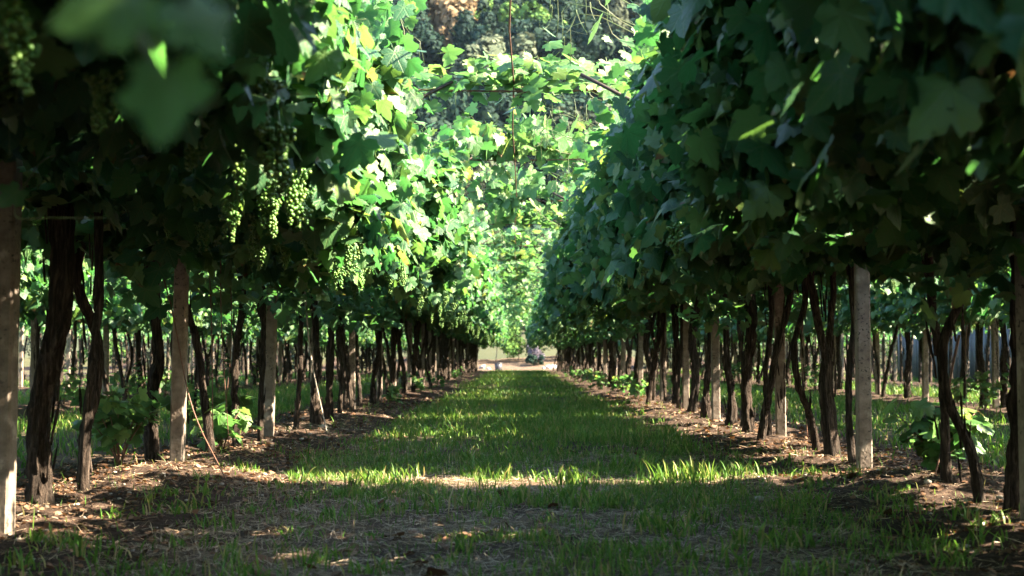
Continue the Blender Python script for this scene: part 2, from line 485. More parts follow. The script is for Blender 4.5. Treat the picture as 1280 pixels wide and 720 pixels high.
def hanging_shoot_paths(r, n):
    """thin canes that run along the slope and droop over the aisle edge"""
    res = []
    for _ in range(n):
        s = r.choice([-1, 1]); v0 = r.uniform(-.5, .5)
        d1 = r.uniform(1.2, 2.3); v1 = v0 + r.normal(0, .3)
        end = r.uniform(-.5, .35)
        pts = [(s * .1, v0, 1.85), (s * d1 * .5, v0 + (v1 - v0) * .4, 2.3 + .2 * d1 * .5), (s * d1, v1, 2.25 + .4 * d1),
               (s * (d1 + .12), v1 + r.normal(0, .1), 2.25 + .4 * d1 + end)]
        res.append(curve_pts(pts, 12))
    return res

# ------------------------------------------------------------------ vine prototypes (mesh data only)
def trunk_mesh(kind, seed):
    r = np.random.default_rng(int(seed) + 50)
    b = MB()
    def wob(pts, amp, m=38):
        c = curve_pts(pts, m)
        c[1:-1, :2] += np.cumsum(r.normal(0, amp, (m - 2, 2)), axis=0) * np.sin(np.linspace(0, math.pi, m - 2))[:, None]
        return c
    t = np.linspace(0, 1, 38)
    top = 1.92
    if kind == 'thick':
        c = wob([(0, 0, -.1), (.03, .02, .5), (-.03, -.03, 1.1), (.02, .0, top)], .004)
        b.tube(c, (.052 + .028 * np.exp(-t * 9) + .014 * np.exp(-((1 - t) * 6))), 18, .28, seed)
    elif kind == 'slender':
        c = wob([(0, 0, -.1), (.02, -.02, .6), (-.01, .03, 1.2), (.02, 0, top)], .003)
        b.tube(c, .025 + .014 * np.exp(-t * 8), 14, .22, seed)
    elif kind == 'leaning':
        c = wob([(.22, -.06, -.1), (.14, -.02, .4), (.03, .05, .95), (-.10, .02, 1.45), (-.05, 0, top)], .004)
        b.tube(c, .032 + .02 * np.exp(-t * 8), 15, .26, seed)
    elif kind == 'forked':
        c = wob([(0, 0, -.1), (.03, 0, .5), (.0, .0, .8)], .003, 14)
        b.tube(c, np.linspace(.058, .042, 14), 15, .2, seed)
        for s in (-1, 1):
            c2 = wob([(0, 0, .74), (s * .06, s * .05, 1.05), (s * .13, s * .10, 1.5), (s * .10, s * .12, top)], .004, 20)
            b.tube(c2, np.linspace(.031, .022, 20), 12, .18, seed + 3 + s)
    elif kind == 'crooked':
        c = wob([(-.07, .05, -.1), (-.06, .03, .25), (.03, -.05, .6), (.05, -.06, .95), (-.03, .05, 1.4), (.02, .0, top)], .005)
        b.tube(c, .029 + .018 * np.exp(-t * 7), 15, .26, seed)
    else:                                   # flared
        c = wob([(.05, 0, -.1), (.02, .03, .4), (.06, -.02, 1.0), (.0, .0, top)], .005)
        b.tube(c, 0.036 + .055 * np.exp(-t * 11) + .012 * np.sin(t * 9) ** 2, 18, .32, seed)
    for q in range(26 if kind in ('thick', 'flared', 'forked') else 14):     # flakes of peeling bark
        z0 = r.uniform(.1, 1.5); a = r.uniform(0, 6.28); rad = .052 if kind in ('thick', 'flared', 'forked') else .032
        p0 = np.array([math.cos(a) * rad, math.sin(a) * rad, z0]); dv = np.array([math.cos(a), math.sin(a), 0])
        b.tube(np.array([p0, p0 + dv * .008 + (0, 0, .07), p0 + dv * .02 + (0, 0, .16)]), [.006, .008, .003], 5)
    return b.build('trunk', M['bark'], True)

def arm_mesh(seed):
    """the permanent arms of the vine running up the slope on both sides"""
    r = np.random.default_rng(int(seed) + 50); b = MB()
    for s in (-1, 1):
        pts = [(0, 0, 1.85), (s * .25, r.normal(0, .08), 2.03), (s * .8, r.normal(0, .15), 2.26), (s * 1.6, r.normal(0, .2), 2.52)]
        b.tube(curve_pts(pts, 16), np.linspace(.034, .014, 16), 8, .15, seed + s)
    return b.build('arm', M['bark'], True)

def shoots_mesh(seed, n=8):
    r = np.random.default_rng(int(seed) + 50); b = MB()
    for c in hanging_shoot_paths(r, n):
        b.tube(c, np.linspace(.0045, .002, len(c)), 5)
        for q in range(2):                  # curled tendrils
            i = r.integers(5, len(c)); p = c[i]; a = r.uniform(0, 6.28); L = r.uniform(.08, .2)
            tt = np.linspace(0, 1, 10)
            off = np.stack([np.cos(a + 4 * tt ** 2) * L * tt * .6, np.sin(a + 4 * tt ** 2) * L * tt * .6, -L * tt * .7 + .05 * np.sin(7 * tt)], -1)
            b.tube(p + off, np.linspace(.0022, .0012, 10), 4)
    return b.build('shoots', M['shoot'], True)

def icosphere():
    t = (1 + 5 ** .5) / 2
    V = norm(np.array([(-1, t, 0), (1, t, 0), (-1, -t, 0), (1, -t, 0), (0, -1, t), (0, 1, t), (0, -1, -t), (0, 1, -t), (t, 0, -1), (t, 0, 1), (-t, 0, -1), (-t, 0, 1)], float))
    F = [(0, 11, 5), (0, 5, 1), (0, 1, 7), (0, 7, 10), (0, 10, 11), (1, 5, 9), (5, 11, 4), (11, 10, 2), (10, 7, 6), (7, 1, 8), (3, 9, 4), (3, 4, 2), (3, 2, 6), (3, 6, 8), (3, 8, 9), (4, 9, 5), (2, 4, 11), (6, 2, 10), (8, 6, 7), (9, 8, 1)]
    V = list(map(tuple, V)); cache = {}; F2 = []
    def mid(a, b):
        kk = (min(a, b), max(a, b))
        if kk not in cache:
            m = np.array(V[a]) + np.array(V[b]); V.append(tuple(m / np.linalg.norm(m))); cache[kk] = len(V) - 1
        return cache[kk]
    for a, b_, c in F:
        x, y, z = mid(a, b_), mid(b_, c), mid(c, a)
        F2 += [(a, x, z), (b_, y, x), (c, z, y), (x, y, z)]
    return np.array(V), np.array(F2)
ICO_V, ICO_F = icosphere()

def cluster_mesh(seed, L=.24, W=.055):
    r = np.random.default_rng(int(seed) + 50)
    pts, tries = [], 0
    while len(pts) < 120 and tries < 6000:
        tries += 1
        t = r.uniform(0, 1) ** 1.2; a = r.uniform(0, 6.28)
        rad = W * (1 - .72 * t) * (.75 + .35 * math.sin(t * 9 + seed)) * r.uniform(.55, 1)
        p = np.array([math.cos(a) * rad, math.sin(a) * rad, -.04 - L * t])
        if r.uniform() < .12: p = p + (.05 * (1 if seed % 2 else -1), 0, .02) * np.array(1.0)
        if all(np.linalg.norm(p - q) > .0122 for q in pts): pts.append(p)
    b = MB()
    for p in pts:
        b.add(ICO_V * r.uniform(.0088, .0108) + p, ICO_F)
    b.tube([(0, 0, .03), (0, 0, -.05), (0.004, 0, -L * .8)], [.003, .003, .0015], 5)
    return b.build('grape_cluster', M['grape'], True)

KINDS = ['thick', 'slender', 'leaning', 'forked', 'crooked', 'flared']
WORDS = {'thick': 'thick gnarled', 'slender': 'slender upright', 'leaning': 'leaning', 'forked': 'forked', 'crooked': 'crooked', 'flared': 'flare-footed'}
TRUNKS = {kk: [trunk_mesh(kk, 100 + 10 * i + j) for j in range(2)] for i, kk in enumerate(KINDS)}
ARMS = [arm_mesh(s) for s in range(4)]
SHOOTS = [shoots_mesh(40 + s) for s in range(5)]
CLUSTERS = [cluster_mesh(s, L=l) for s, l in ((1, .22), (2, .27), (3, .18), (4, .24))]
FOLIAGE = []
for i in range(9):
    V, F = canopy_mesh(3400, np.random.default_rng(500 + i), LEAF_HI, 'foliage')
    FOLIAGE.append(leaf_mesh('foliage', V, F, M['leaf'], LEAF_HI))
FOLIAGE_THIN = []
for i in range(3):
    rt = np.random.default_rng(560 + i)
    V, F = canopy_mesh(950, rt, LEAF_HI, 'foliage')
    m = 170                                  # shoots that dangle low beside the trunk
    P = np.stack([rt.choice([-1, 1], m) * rt.uniform(.1, .75, m), rt.choice([-.35, 0, .3], m) + rt.normal(0, .09, m), 1.35 + .6 * rt.uniform(0, 1, m) ** .7], -1)
    V2, F2 = leaves(P, rt.normal(0, .5, (m, 3)) + (0, 0, .6), np.stack([rt.normal(0, .5, m), rt.normal(0, .5, m), -np.ones(m)], -1), np.clip(rt.normal(.12, .03, m), .06, .18), LEAF_HI, rt)
    FOLIAGE_THIN.append(leaf_mesh('foliage', np.vstack([V, V2]), np.vstack([F, F2 + len(V)]), M['leaf'], LEAF_HI))
FOLIAGE_FAR = []
for i in range(6):
    V, F = canopy_mesh(2400, np.random.default_rng(600 + i), LEAF_LO, 'foliage')
    FOLIAGE_FAR.append(leaf_mesh('foliage', V, F, M['leaf'], LEAF_LO))

def cluster_spots(r, n, aisle):
    """where clusters hang under the canopy (local coordinates); most at the aisle edge"""
    res = []
    for _ in range(n):
        s = aisle if r.uniform() < .8 else -aisle
        d = r.uniform(1.35, 1.88) if r.uniform() < .7 else r.uniform(.3, 1.3)
        res.append((s * d, r.uniform(-.5, .5), 1.90 - .18 * d + r.uniform(-.10, .14)))
    return res

def vine(x, y, kind, label, group, near, nclus, r, aisle=1):
    rz = 0 if x < 0 else math.pi
    v = empty('grape_vine', (x, y, gz(x, y)), rz + r.normal(0, .05))
    tag(v, label, 'grapevine', group)
    lz = 1.0 / 1.0
    t = obj('trunk', TRUNKS[kind][r.integers(2)], v); t.rotation_euler.z = r.uniform(0, 6.28) if kind not in ('leaning', 'forked') else r.normal(0, .5)
    t.rotation_euler.x, t.rotation_euler.y = r.normal(0, .035), r.normal(0, .035)
    obj('arm', ARMS[r.integers(4)], v)
    f = obj('foliage', (FOLIAGE if near else FOLIAGE_FAR)[r.integers(9 if near else 6)], v)
    if -4 < x < 0 and 10.8 < y < 26 and r.uniform() < .5: f.data = FOLIAGE_THIN[r.integers(3)]
    if 0 < x < 4 and 12 < y < 75 and r.uniform() < .30: f.data = FOLIAGE_THIN[r.integers(3)]
    if 0 < x < 4 and 6.5 < y < 7.2: f.data = FOLIAGE_THIN[1]
    f.location.z = r.normal(0, .05) - v.location.z - (0 if abs(x) < 5 else .2) - (.32 if x < 0 and 9.5 < y < 11 else 0) - (.22 if 0 < x < 4 and y < 16 else 0)
    f.scale = (r.uniform(.95, 1.03) * (1 if x < 0 or x > 4 else .97), r.uniform(1.0, 1.12), 1)
    if near: obj('shoots', SHOOTS[r.integers(5)], v).location.z = -v.location.z
    a = aisle if rz == 0 else -aisle
    for p in cluster_spots(r, nclus, a):
        c = obj('grape_cluster', CLUSTERS[r.integers(4)], v, p)
        c.rotation_euler = (r.normal(0, .08), r.normal(0, .08), r.uniform(0, 6.28))
        s_ = r.uniform(.6, .95); c.scale = (s_, s_, s_)
    return v

# sun slots: where the light gets through the rows on the right
SLOTS = (20.6, 34.0, 64.0)
def slot_shift(x): return (x - 0.0) * math.tan(SUN_BACK) * -1      # the beam comes from behind right
def row_positions(x, y0, y1, r, slots=()):
    ys_, y = [], y0
    while y < y1:
        ys_.append(y)
        step = r.uniform(1.08, 1.34)
        for s in slots:
            ss = s + slot_shift(x)
            if y + .5 < ss <= y + .5 + step + .0: step += r.uniform(.5, 1.0)
        y += step
    return ys_

POSTS = {-HALF: [(7.1 + 4.02 * i) for i in range(22)], HALF: [7.1, 10.75] + [14.75 + 3.95 * i for i in range(20)]}
for x in ROWS_OUT: POSTS[x] = [7.6 + 4.0 * i for i in range(22)]
ROWNAME = {-HALF: 'left aisle row', HALF: 'right aisle row',
           -3 * HALF: 'outer left row', 3 * HALF: 'outer right row'}
r = np.random.default_rng(21)
FIXED = {-HALF: [(.5, 'slender'), (1.6, 'crooked'), (2.8, 'slender'), (4.0, 'leaning'), (5.3, 'slender'), (6.5, 'slender'), (7.9, 'thick', -2.63), (9.05, 'slender', -2.75), (10.3, 'crooked', -3.05),
                 (11.65, 'flared', -2.97), (12.5, 'leaning', -2.85), (13.7, 'crooked'), (14.5, 'slender')],
         HALF: [(.5, 'slender'), (1.6, 'crooked'), (2.8, 'slender'), (4.0, 'leaning'), (5.1, 'slender'), (6.1, 'thick'), (6.9, 'slender'), (7.72, 'flared', 2.72), (8.3, 'crooked', 2.60), (9.0, 'slender', 2.7),
                (11.1, 'slender'), (11.8, 'forked'), (12.7, 'crooked'), (13.8, 'leaning'), (14.6, 'slender')]}
XFIX = {(x_, f_[0]): f_[2] for x_, l_ in FIXED.items() for f_ in l_ if len(f_) > 2}
for x in ROWS_MAIN + ROWS_OUT:
    main = abs(x) < 5
    posts = POSTS[x]
    fixed = FIXED.get(x, [])
    ys_ = [(q[0], q[1]) for q in fixed] + [(q, None) for q in row_positions(x, fixed[-1][0] + 1.1 if main else (13.5 if x < 0 else 11.5), ROW_END, r, SLOTS if x > 0 else ())]
    last = {}
    for y, fk in ys_:
        bay = sum(1 for p in posts if p < y)
        used = last.setdefault(bay, [])
        pool = [q for q in KINDS if q not in used] or KINDS
        kind = fk or pool[r.integers(len(pool))]; used.append(kind)
        nm = ROWNAME[x]
        if bay == 0:
            lab = f'vine overhead before the first post of the {nm}, only leaves in view'
            grp = f'near vines of the {nm}'
        elif bay >= len(posts):
            lab = f'{WORDS[kind]} dark vine past the last concrete post of the {nm}'; grp = f'vines of the {nm}'
        else:
            lab = f'{WORDS[kind]} dark vine between {ORD[bay]} and {ORD[bay+1]} posts of the {nm}'; grp = f'vines of the {nm}'
        nc = 0 if x > 0 and y < 6.5 else ((6 if x < 0 else 4) if y < 22 else 4 if y < 40 else 2) if main else (3 if y < 40 else 1)
        vx = XFIX.get((x, y), x + r.normal(0, .06))
        vine(vx, y, kind, lab, grp, main and y < 42, nc, r, 1 if x < 0 else -1)

# the rows further out and the vines behind the camera: one mass, with the added overhead leaf layer
def vine_mass():
    r = np.random.default_rng(77)
    VV, FF, n = [], [], 0
    spots = [(s * 5 * HALF, y) for s in (-1, 1) for y in np.arange(-6, 92, 1.15)] + [(s * 7 * HALF, y) for s in (-1, 1) for y in np.arange(20, 92, 1.3)] \
        + [(s * HALF, y) for s in (-1, 1) for y in np.arange(-24, -.3, 1.05)] + [(3 * HALF, y) for y in np.arange(-16, 10.5, 1.05)] \
        + [(-3 * HALF, y) for y in np.arange(-16, 12.6, 1.05)]
    tb = MB()
    for q, (x, y) in enumerate(spots):
        V, F = canopy_mesh(1100 if y < 12 and abs(x) < 9 else 520, r, LEAF_MIN, 'f')
        V = V * (1, 1.15, 1) if True else V
        VV.append(V + (x, y, 0)); FF.append(F + n); n += len(V)
        c = curve_pts([(x, y, -.05), (x + r.normal(0, .07), y + r.normal(0, .07), .7), (x + r.normal(0, .06), y, 1.95)], 8)
        tb.tube(c, np.linspace(r.uniform(.05, .08), .04, 8), 7)
    m = 28000                                # unseen leaf layer added above and behind the camera to block sky light
    yq = r.uniform(-24, 5.6, m); P = np.stack([r.uniform(-1.9, 1.9, m), yq, 2.72 + r.normal(0, .13, m)], -1)
    P = P[~((P[:, 1] > -.7) & (P[:, 1] < 2.6)) & ~((P[:, 1] > 4.5) & (P[:, 0] < .3))]; m = len(P)  # left open where sky and sun should reach the near leaves
    V, F = leaves(P, np.array([0, 0, 1.0]) + r.normal(0, .4, (m, 3)), r.normal(0, 1, (m, 3)) + (0, 0, -.4), np.clip(r.normal(.135, .03, m), .06, .2), LEAF_MIN, r)
    VV.append(V); FF.append(F + n); n += len(V)
    me = leaf_mesh('outer_vines', np.vstack(VV), np.vstack(FF), M['leaf'], LEAF_MIN)
    o = obj('outer_vines', me)
    tag(o, 'mass of vine rows further out, with an unseen shading leaf layer added overhead', 'vines', kind='stuff')
    obj('trunks', tb.build('trunks', M['bark'], True), o)['kind'] = 'stuff'
vine_mass()

# ------------------------------------------------------------------ posts with arms, wires, bridging shoots
def post_mesh(seed, w=.105, h=2.15):
    r = np.random.default_rng(int(seed) + 50); V = []
    lv = np.linspace(-.3, h, 12)
    for z in lv:
        ww = w * (1 - .06 * (z / h)) / 2; ch = ww * .22
        ring = [(ww - ch, -ww), (ww, -ww + ch), (ww, ww - ch), (ww - ch, ww), (-ww + ch, ww), (-ww, ww - ch), (-ww, -ww + ch), (-ww + ch, -ww)]
        V += [(a + r.normal(0, .0008), b + r.normal(0, .0008), z) for a, b in ring]
    m = len(lv); F = []
    for i in range(m - 1):
        for j in range(8):
            kx = (j + 1) % 8; F.append((i * 8 + j, i * 8 + kx, i * 8 + 8 + kx, i * 8 + 8 + j))
    F.append(tuple((m - 1) * 8 + j for j in range(8)))
    return mesh('shaft', V, F, M['concrete'])
POST_M = [post_mesh(s) for s in range(3)]
def arm_rod(s):
    b = MB()
    b.tube(curve_pts([(s * .06, -.07, 1.98), (s * 1.0, -.06, 2.42), (s * 2.12, -.05, 3.0)], 10), np.full(10, .014), 8)
    b.tube([(s * .055, -.062, 1.9), (s * .055, -.062, 2.06)], [.02, .02], 8)
    return b.build('support_arm', M['dark_iron'], True)
ROD = {s: arm_rod(s) for s in (-1, 1)}
r = np.random.default_rng(5)
for x, ps in POSTS.items():
    for i, y in enumerate(ps):
        if abs(x) > 5 and y < 15: continue
        dx = r.normal(0, .04)
        if abs(x) < 5 and i == 0: dx = .09 * (1 if x < 0 else -1)
        o = empty('concrete_post', (x + dx, y, gz(x, y)), r.normal(0, .06))
        o.rotation_euler.x, o.rotation_euler.y = r.normal(0, .012), r.normal(0, .012)
        which = f'{ORD[i+1]} grey concrete post from the camera in the {ROWNAME[x]}'
        tag(o, which, 'post', f'posts of the {ROWNAME[x]}')
        sh = obj('shaft', POST_M[r.integers(3)], o); sh.rotation_euler.z = r.integers(4) * math.pi / 2
        for s in (-1, 1): obj('support_arm', ROD[s], o)
for x in (-5 * HALF, 5 * HALF):
    for y in np.arange(30, 91, 4.0):
        o = empty('concrete_post', (x, y, gz(x, y)))
        tag(o, f"thin far post of the outermost vine row on the {'left' if x < 0 else 'right'}", 'post', f"outermost {'left' if x < 0 else 'right'} posts")
        obj('shaft', POST_M[0], o)

def wire_path(p0, p1, sag, m, r=None, amp=0):
    t = np.linspace(0, 1, m)[:, None]
    P = np.array(p0) * (1 - t) + np.array(p1) * t
    P[:, 2] -= sag * 4 * t[:, 0] * (1 - t[:, 0])
    if r is not None: P[1:-1] += r.normal(0, amp, (m - 2, 3))
    return P

def bridge_shoot(seed):
    """leafy canes trained along a cross wire, local origin at the wire's middle"""
    r = np.random.default_rng(int(seed) + 50)
    b = MB()
    Ps, Ns = [], []
    for s, L in ((-1, r.uniform(.7, 1.0)), (1, r.uniform(.7, 1.0)), (-1, .7), (1, .7)):
        c = curve_pts([(s * .85, r.normal(0, .1), -.02), (s * .45, r.normal(0, .06), .05), (s * (.85 - L), r.normal(0, .08), .06 + r.uniform(-.03, .1)), (s * (.75 - L) , r.normal(0, .1), .10 + r.uniform(-.1, .12))], 14)
        b.tube(c, np.linspace(.006, .0025, 14), 5)
        n = 56
        idx = r.integers(0, 14, n)
        Ps.append(c[idx] + r.normal(0, 1, (n, 3)) * (.14, .15, .115) + (0, 0, .06)); Ns.append(np.stack([r.normal(0, .5, n), r.normal(-.35, .6, n), r.normal(.6, .4, n)], -1))
        p = c[-1]; a = r.uniform(0, 6.28); tt = np.linspace(0, 1, 14)
        off = np.stack([.10 * tt * np.cos(a + 6 * tt), .10 * tt * np.sin(a + 6 * tt), .12 * tt + .03 * np.sin(8 * tt)], -1)
        b.tube(p + off, np.linspace(.0025, .0012, 14), 4)
    P = np.vstack(Ps); Nn = np.vstack(Ns)
    T = np.stack([r.normal(0, .6, len(P)), r.normal(0, .4, len(P)), r.normal(-.7, .4, len(P))], -1)
    V, F = leaves(P, Nn, T, np.clip(r.normal(.115, .03, len(P)), .05, .17), LEAF_HI, r)
    return b.build('cane', M['shoot'], True), leaf_mesh('foliage', V, F, M['young'], LEAF_HI)
BRIDGE = [bridge_shoot(s) for s in range(5)]
TOPZ = 3.04
def cross_wire_mesh(seed):
    r = np.random.default_rng(int(seed) + 50); b = MB()
    c = wire_path((-1.0, 0, 0), (1.0, 0, .0), .02, 24)
    a = np.linspace(0, 34, 24)
    b.tube(c + np.stack([np.zeros(24), .006 * np.cos(a), .006 * np.sin(a)], -1), np.full(24, .0042), 5)
    b.tube(c + np.stack([np.zeros(24), -.006 * np.cos(a), -.006 * np.sin(a)], -1), np.full(24, .0042), 5)
    return b.build('cross_wire', M['rust'], True)
CROSS = cross_wire_mesh(0)
r = np.random.default_rng(9)
ylist = [p for p in POSTS[-HALF]]
wy = [y - .05 for y in ylist]
for i, y in enumerate(wy):
    z = TOPZ + r.normal(0, .02)
    o = obj('cross_wire', CROSS, None, (r.normal(0, .03), y, z))
    tag(o, f'rusty twisted cross wire over the aisle at its {ORD[i+1]} pair of posts', 'wire', 'cross wires over the aisle')
    if i == 0: continue
    v = empty('vine_shoot', (r.normal(0, .05), y, z), 0 if i % 2 else math.pi)
    tag(v, f'bright leafy shoots trained along the cross wire at the {ORD[i+1]} posts', 'vine shoot', 'shoots bridging the aisle')
    c, f = BRIDGE[i % 5]
    obj('cane', c, v); obj('foliage', f, v)
    v.rotation_euler.y = r.normal(0, .06); v.rotation_euler.z += r.normal(0, .12); v.scale = (r.uniform(.95, 1.2), 1, r.uniform(.8, 1.4))
b = MB()
P = [(-.03, -2, TOPZ + .012)]
for y in wy: P += [(-.03 + r.normal(0, .012), y, TOPZ + .012), (-.03 + r.normal(0, .015), y + 2, TOPZ - .035)]
b.tube(np.array(P), np.full(len(P), .0062), 6)
tag(obj('centre_wire', b.build('centre_wire', M['rust'], True)), 'long rusty wire running above the middle of the grass aisle', 'wire')

# ------------------------------------------------------------------ young leafy growth at the feet of the vines
def sucker(seed, h, spread, n, mat='young'):
    r = np.random.default_rng(int(seed) + 50); b = MB(); Ps, Ns = [], []
    for q in range(max(3, n // 10)):
        a = r.uniform(0, 6.28); hh = h * r.uniform(.6, 1)
        e = spread * r.uniform(.3, 1)
        c = curve_pts([(0, 0, -.03), (math.cos(a) * e * .3, math.sin(a) * e * .3, hh * .45), (math.cos(a) * e * .75, math.sin(a) * e * .75, hh * .85), (math.cos(a) * e, math.sin(a) * e, hh)], 10)
        b.tube(c, np.linspace(.006, .0025, 10), 5)
        m = 10
        idx = r.integers(3, 10, m)
        Ps.append(c[idx] + r.normal(0, .055, (m, 3))); Ns.append(np.stack([math.cos(a) * .4 + r.normal(0, .4, m), math.sin(a) * .4 + r.normal(0, .4, m), .8 + r.normal(0, .3, m)], -1))
    P = np.vstack(Ps); P[:, 2] = np.maximum(P[:, 2], .06)
    T = np.stack([P[:, 0] * 2 + r.normal(0, .4, len(P)), P[:, 1] * 2 + r.normal(0, .4, len(P)), -.35 + r.normal(0, .3, len(P))], -1)
    V, F = leaves(P, np.vstack(Ns), T, np.clip(r.normal(.105, .025, len(P)), .05, .15), LEAF_HI, r)
    return b.build('stem', M['cane'], True), leaf_mesh('foliage', V, F, M[mat], LEAF_HI)
def put_sucker(x, y, seed, h, spread, n, label, group=None, mat='young'):
    o = empty('vine_sucker', (x, y, gz(x, y)))
    tag(o, label, 'vine sucker', group)
    s, f = sucker(seed, h, spread, n, mat)
    obj('stem', s, o); obj('foliage', f, o)
put_sucker(-3.12, 11.2, 1, .66, .42, 130, 'tall leafy vine sucker left of the second left post', 'suckers at the vines')
put_sucker(-2.96, 13.9, 2, .6, .5, 130, 'bushy vine sucker between the second and third left posts', 'suckers at the vines')
put_sucker(-2.62, 12.7, 12, .45, .35, 60, 'small vine sucker just past the second left post', 'suckers at the vines')
put_sucker(2.88, 9.75, 3, .44, .30, 140, 'sunlit yellow green sucker on the bare soil by the second right post', 'suckers at the vines')
put_sucker(7.4, 22.6, 4, .6, .5, 70, 'leafy sucker at a post of the next row out on the right', 'suckers at the vines')
put_sucker(-2.2, 24.5, 5, .4, .3, 30, 'low sucker at the sixth post of the left row', 'suckers at the vines')
for q, (sx_, sy_) in enumerate(((2.35, 28), (2.3, 33), (2.2, 38), (2.25, 43.5), (2.2, 50), (2.15, 57))):
    put_sucker(sx_, sy_, 20 + q, .45, .5, 50, 'low leafy sucker lining the far right edge of the aisle', 'far suckers of the right row')
for q, (sx_, sy_) in enumerate(((-2.3, 34), (-2.3, 41), (-2.2, 52))):
    put_sucker(sx_, sy_, 30 + q, .45, .4, 40, 'low leafy sucker lining the far left edge of the aisle', 'far suckers of the left row')

rs = np.random.default_rng(55)
for side_, nm_ in ((-1, 'left'), (1, 'right')):
    protos = [sucker(60 + q + side_, .6, .45, 50) for q in range(3)]
    for q in range(16):
        yy_ = rs.uniform(17, 60); xx_ = side_ * 3 * HALF + rs.normal(0, .3)
        o = empty('vine_sucker', (xx_, yy_, gz(xx_, yy_)), rs.uniform(0, 6.28)); q_ = rs.uniform(.7, 1.4); o.scale = (q_, q_, q_)
        tag(o, f'leafy sucker low among the trunks of the outer {nm_} row', 'vine sucker', f'suckers of the outer {nm_} row')
        st_, fo_ = protos[q % 3]; obj('stem', st_, o); obj('foliage', fo_, o)

# hanging shoots close to the camera
def drooping(name, pts, leaf_specs, label, rad=.004, mat='leaf', tendril=False):
    c = curve_pts(pts, 24); r = np.random.default_rng(len(label))
    b = MB(); b.tube(c, np.linspace(rad, rad * .5, 24), 6)
    root = empty(name, tuple(c[0])); tag(root, label, 'vine shoot')
    o0 = c[0]
    P, Nn, T, S = [], [], [], []
    for (p, n, t, s) in leaf_specs: P.append(p); Nn.append(n); T.append(t); S.append(s)
    V, F = leaves(np.array(P, float), np.array(Nn, float), np.array(T, float), np.array(S, float), LEAF_HI, r)
    b2 = b.build('cane', M['shoot'], True)
    b2.transform(Matrix.Translation(-Vector(o0)))
    obj('cane', b2, root); obj('foliage', leaf_mesh('foliage', V - o0, F, M[mat], LEAF_HI), root)
drooping('vine_shoot', [(-.62, 1.35, 1.95), (-.45, 1.2, 1.5), (-.33, 1.08, 1.22), (-.27, 1.04, 1.12), (-.26, 1.03, 1.07)],
         [((-.285, 1.02, 1.165), (.15, -1, .6), (-.9, -.1, -.38), .068), ((-.235, 1.02, 1.15), (.5, -1, .5), (.5, 0, -.7), .05),
          ((-.255, 1.03, 1.10), (-.2, -1, .25), (.05, 0, -1), .062), ((-.315, 1.1, 1.22), (-.3, -.6, .8), (-.7, 0, -.2), .07), ((-.235, 1.08, 1.22), (.6, -.7, .6), (.6, 0, .1), .07)],
         'large out of focus leaves hanging close in the upper left corner', mat='backlit')
drooping('vine_shoot', [(-2.05, 6.4, 1.82), (-1.75, 5.2, 1.62), (-1.42, 4.0, 1.31), (-1.28, 3.9, 1.285), (-1.15, 3.95, 1.29)],
         [((-1.40, 3.95, 1.36), (.2, -1, .4), (-.5, 0, -.6), .08), ((-1.36, 3.95, 1.25), (.2, -1, .4), (.3, 0, -1), .05), ((-1.34, 3.93, 1.22), (.4, -1, .4), (0, 0, -1), .035)],
         'thin tendril shoot with small leaves reaching in at the left edge', .0035)
drooping('vine_shoot', [(-2.5, 8.6, 2.05), (-2.25, 8.5, 1.75), (-2.12, 8.45, 1.45), (-2.15, 8.45, 1.2)],
         [((-2.2, 8.4, 1.66), (.2, -1, .5), (-.3, 0, -1), .16), ((-2.08, 8.42, 1.55), (.4, -1, .3), (.5, 0, -1), .15), ((-2.12, 8.4, 1.42), (-.2, -1, .5), (-.2, 0, -1), .15),
          ((-2.2, 8.4, 1.30), (.3, -1, .3), (.6, 0, -.7), .16), ((-2.12, 8.42, 1.20), (.1, -1, .6), (-.5, 0, -.7), .15), ((-2.28, 8.4, 1.5), (.1, -1, .6), (-.8, 0, -.4), .13)],
         'dark green leaves dangling in front of the second left post')

# ------------------------------------------------------------------ loose canes, stones, stump
def cane(pts, rad, label, mat='cane'):
    c = curve_pts(pts, 20); o0 = Vector(c[0])
    b = MB(); b.tube(c, np.linspace(rad, rad * .6, 20), 6, .08, 3)
    me = b.build('bare_cane', M[mat], True); me.transform(Matrix.Translation(-o0))
    tag(obj('bare_cane', me, None, o0), label, 'cane', 'bare canes by the vines')
cane([(-2.72, 10.6, 1.75), (-2.55, 10.5, 1.25), (-2.35, 10.3, .55), (-2.02, 9.95, .04)], .007, 'long reddish cane slanting to the ground past the second left post')
cane([(-2.62, 12.0, 1.95), (-2.58, 12.0, 1.2), (-2.56, 12.0, .3)], .007, 'straight brown cane nearest the second left post')
cane([(-2.52, 12.05, 2.0), (-2.5, 12.02, 1.2), (-2.42, 12.0, .15)], .006, 'straight brown cane second from the second left post')
cane([(-2.46, 12.1, 1.9), (-2.42, 12.05, 1.1), (-2.46, 12.0, .4)], .005, 'thin short cane farthest from the second left post')
cane([(2.98, 9.6, 1.05), (2.9, 9.55, .75), (2.85, 9.5, .4), (2.72, 9.4, .05)], .011, 'red brown cane leaning by the second right post')
cane([(2.85, 14.0, 1.8), (2.8, 14.0, .9), (2.85, 14.0, .1)], .008, 'straight cane standing behind the second right post')
cane([(7.35, 23.2, 1.8), (7.3, 23.2, .9), (7.3, 23.2, .0)], .014, 'thin pale stake beside a post of the next right row')
cane([(-2.38, 15.9, 1.7), (-2.3, 15.9, .9), (-2.1, 15.8, .05)], .011, 'pale stake leaning right of the third left post', 'stone')

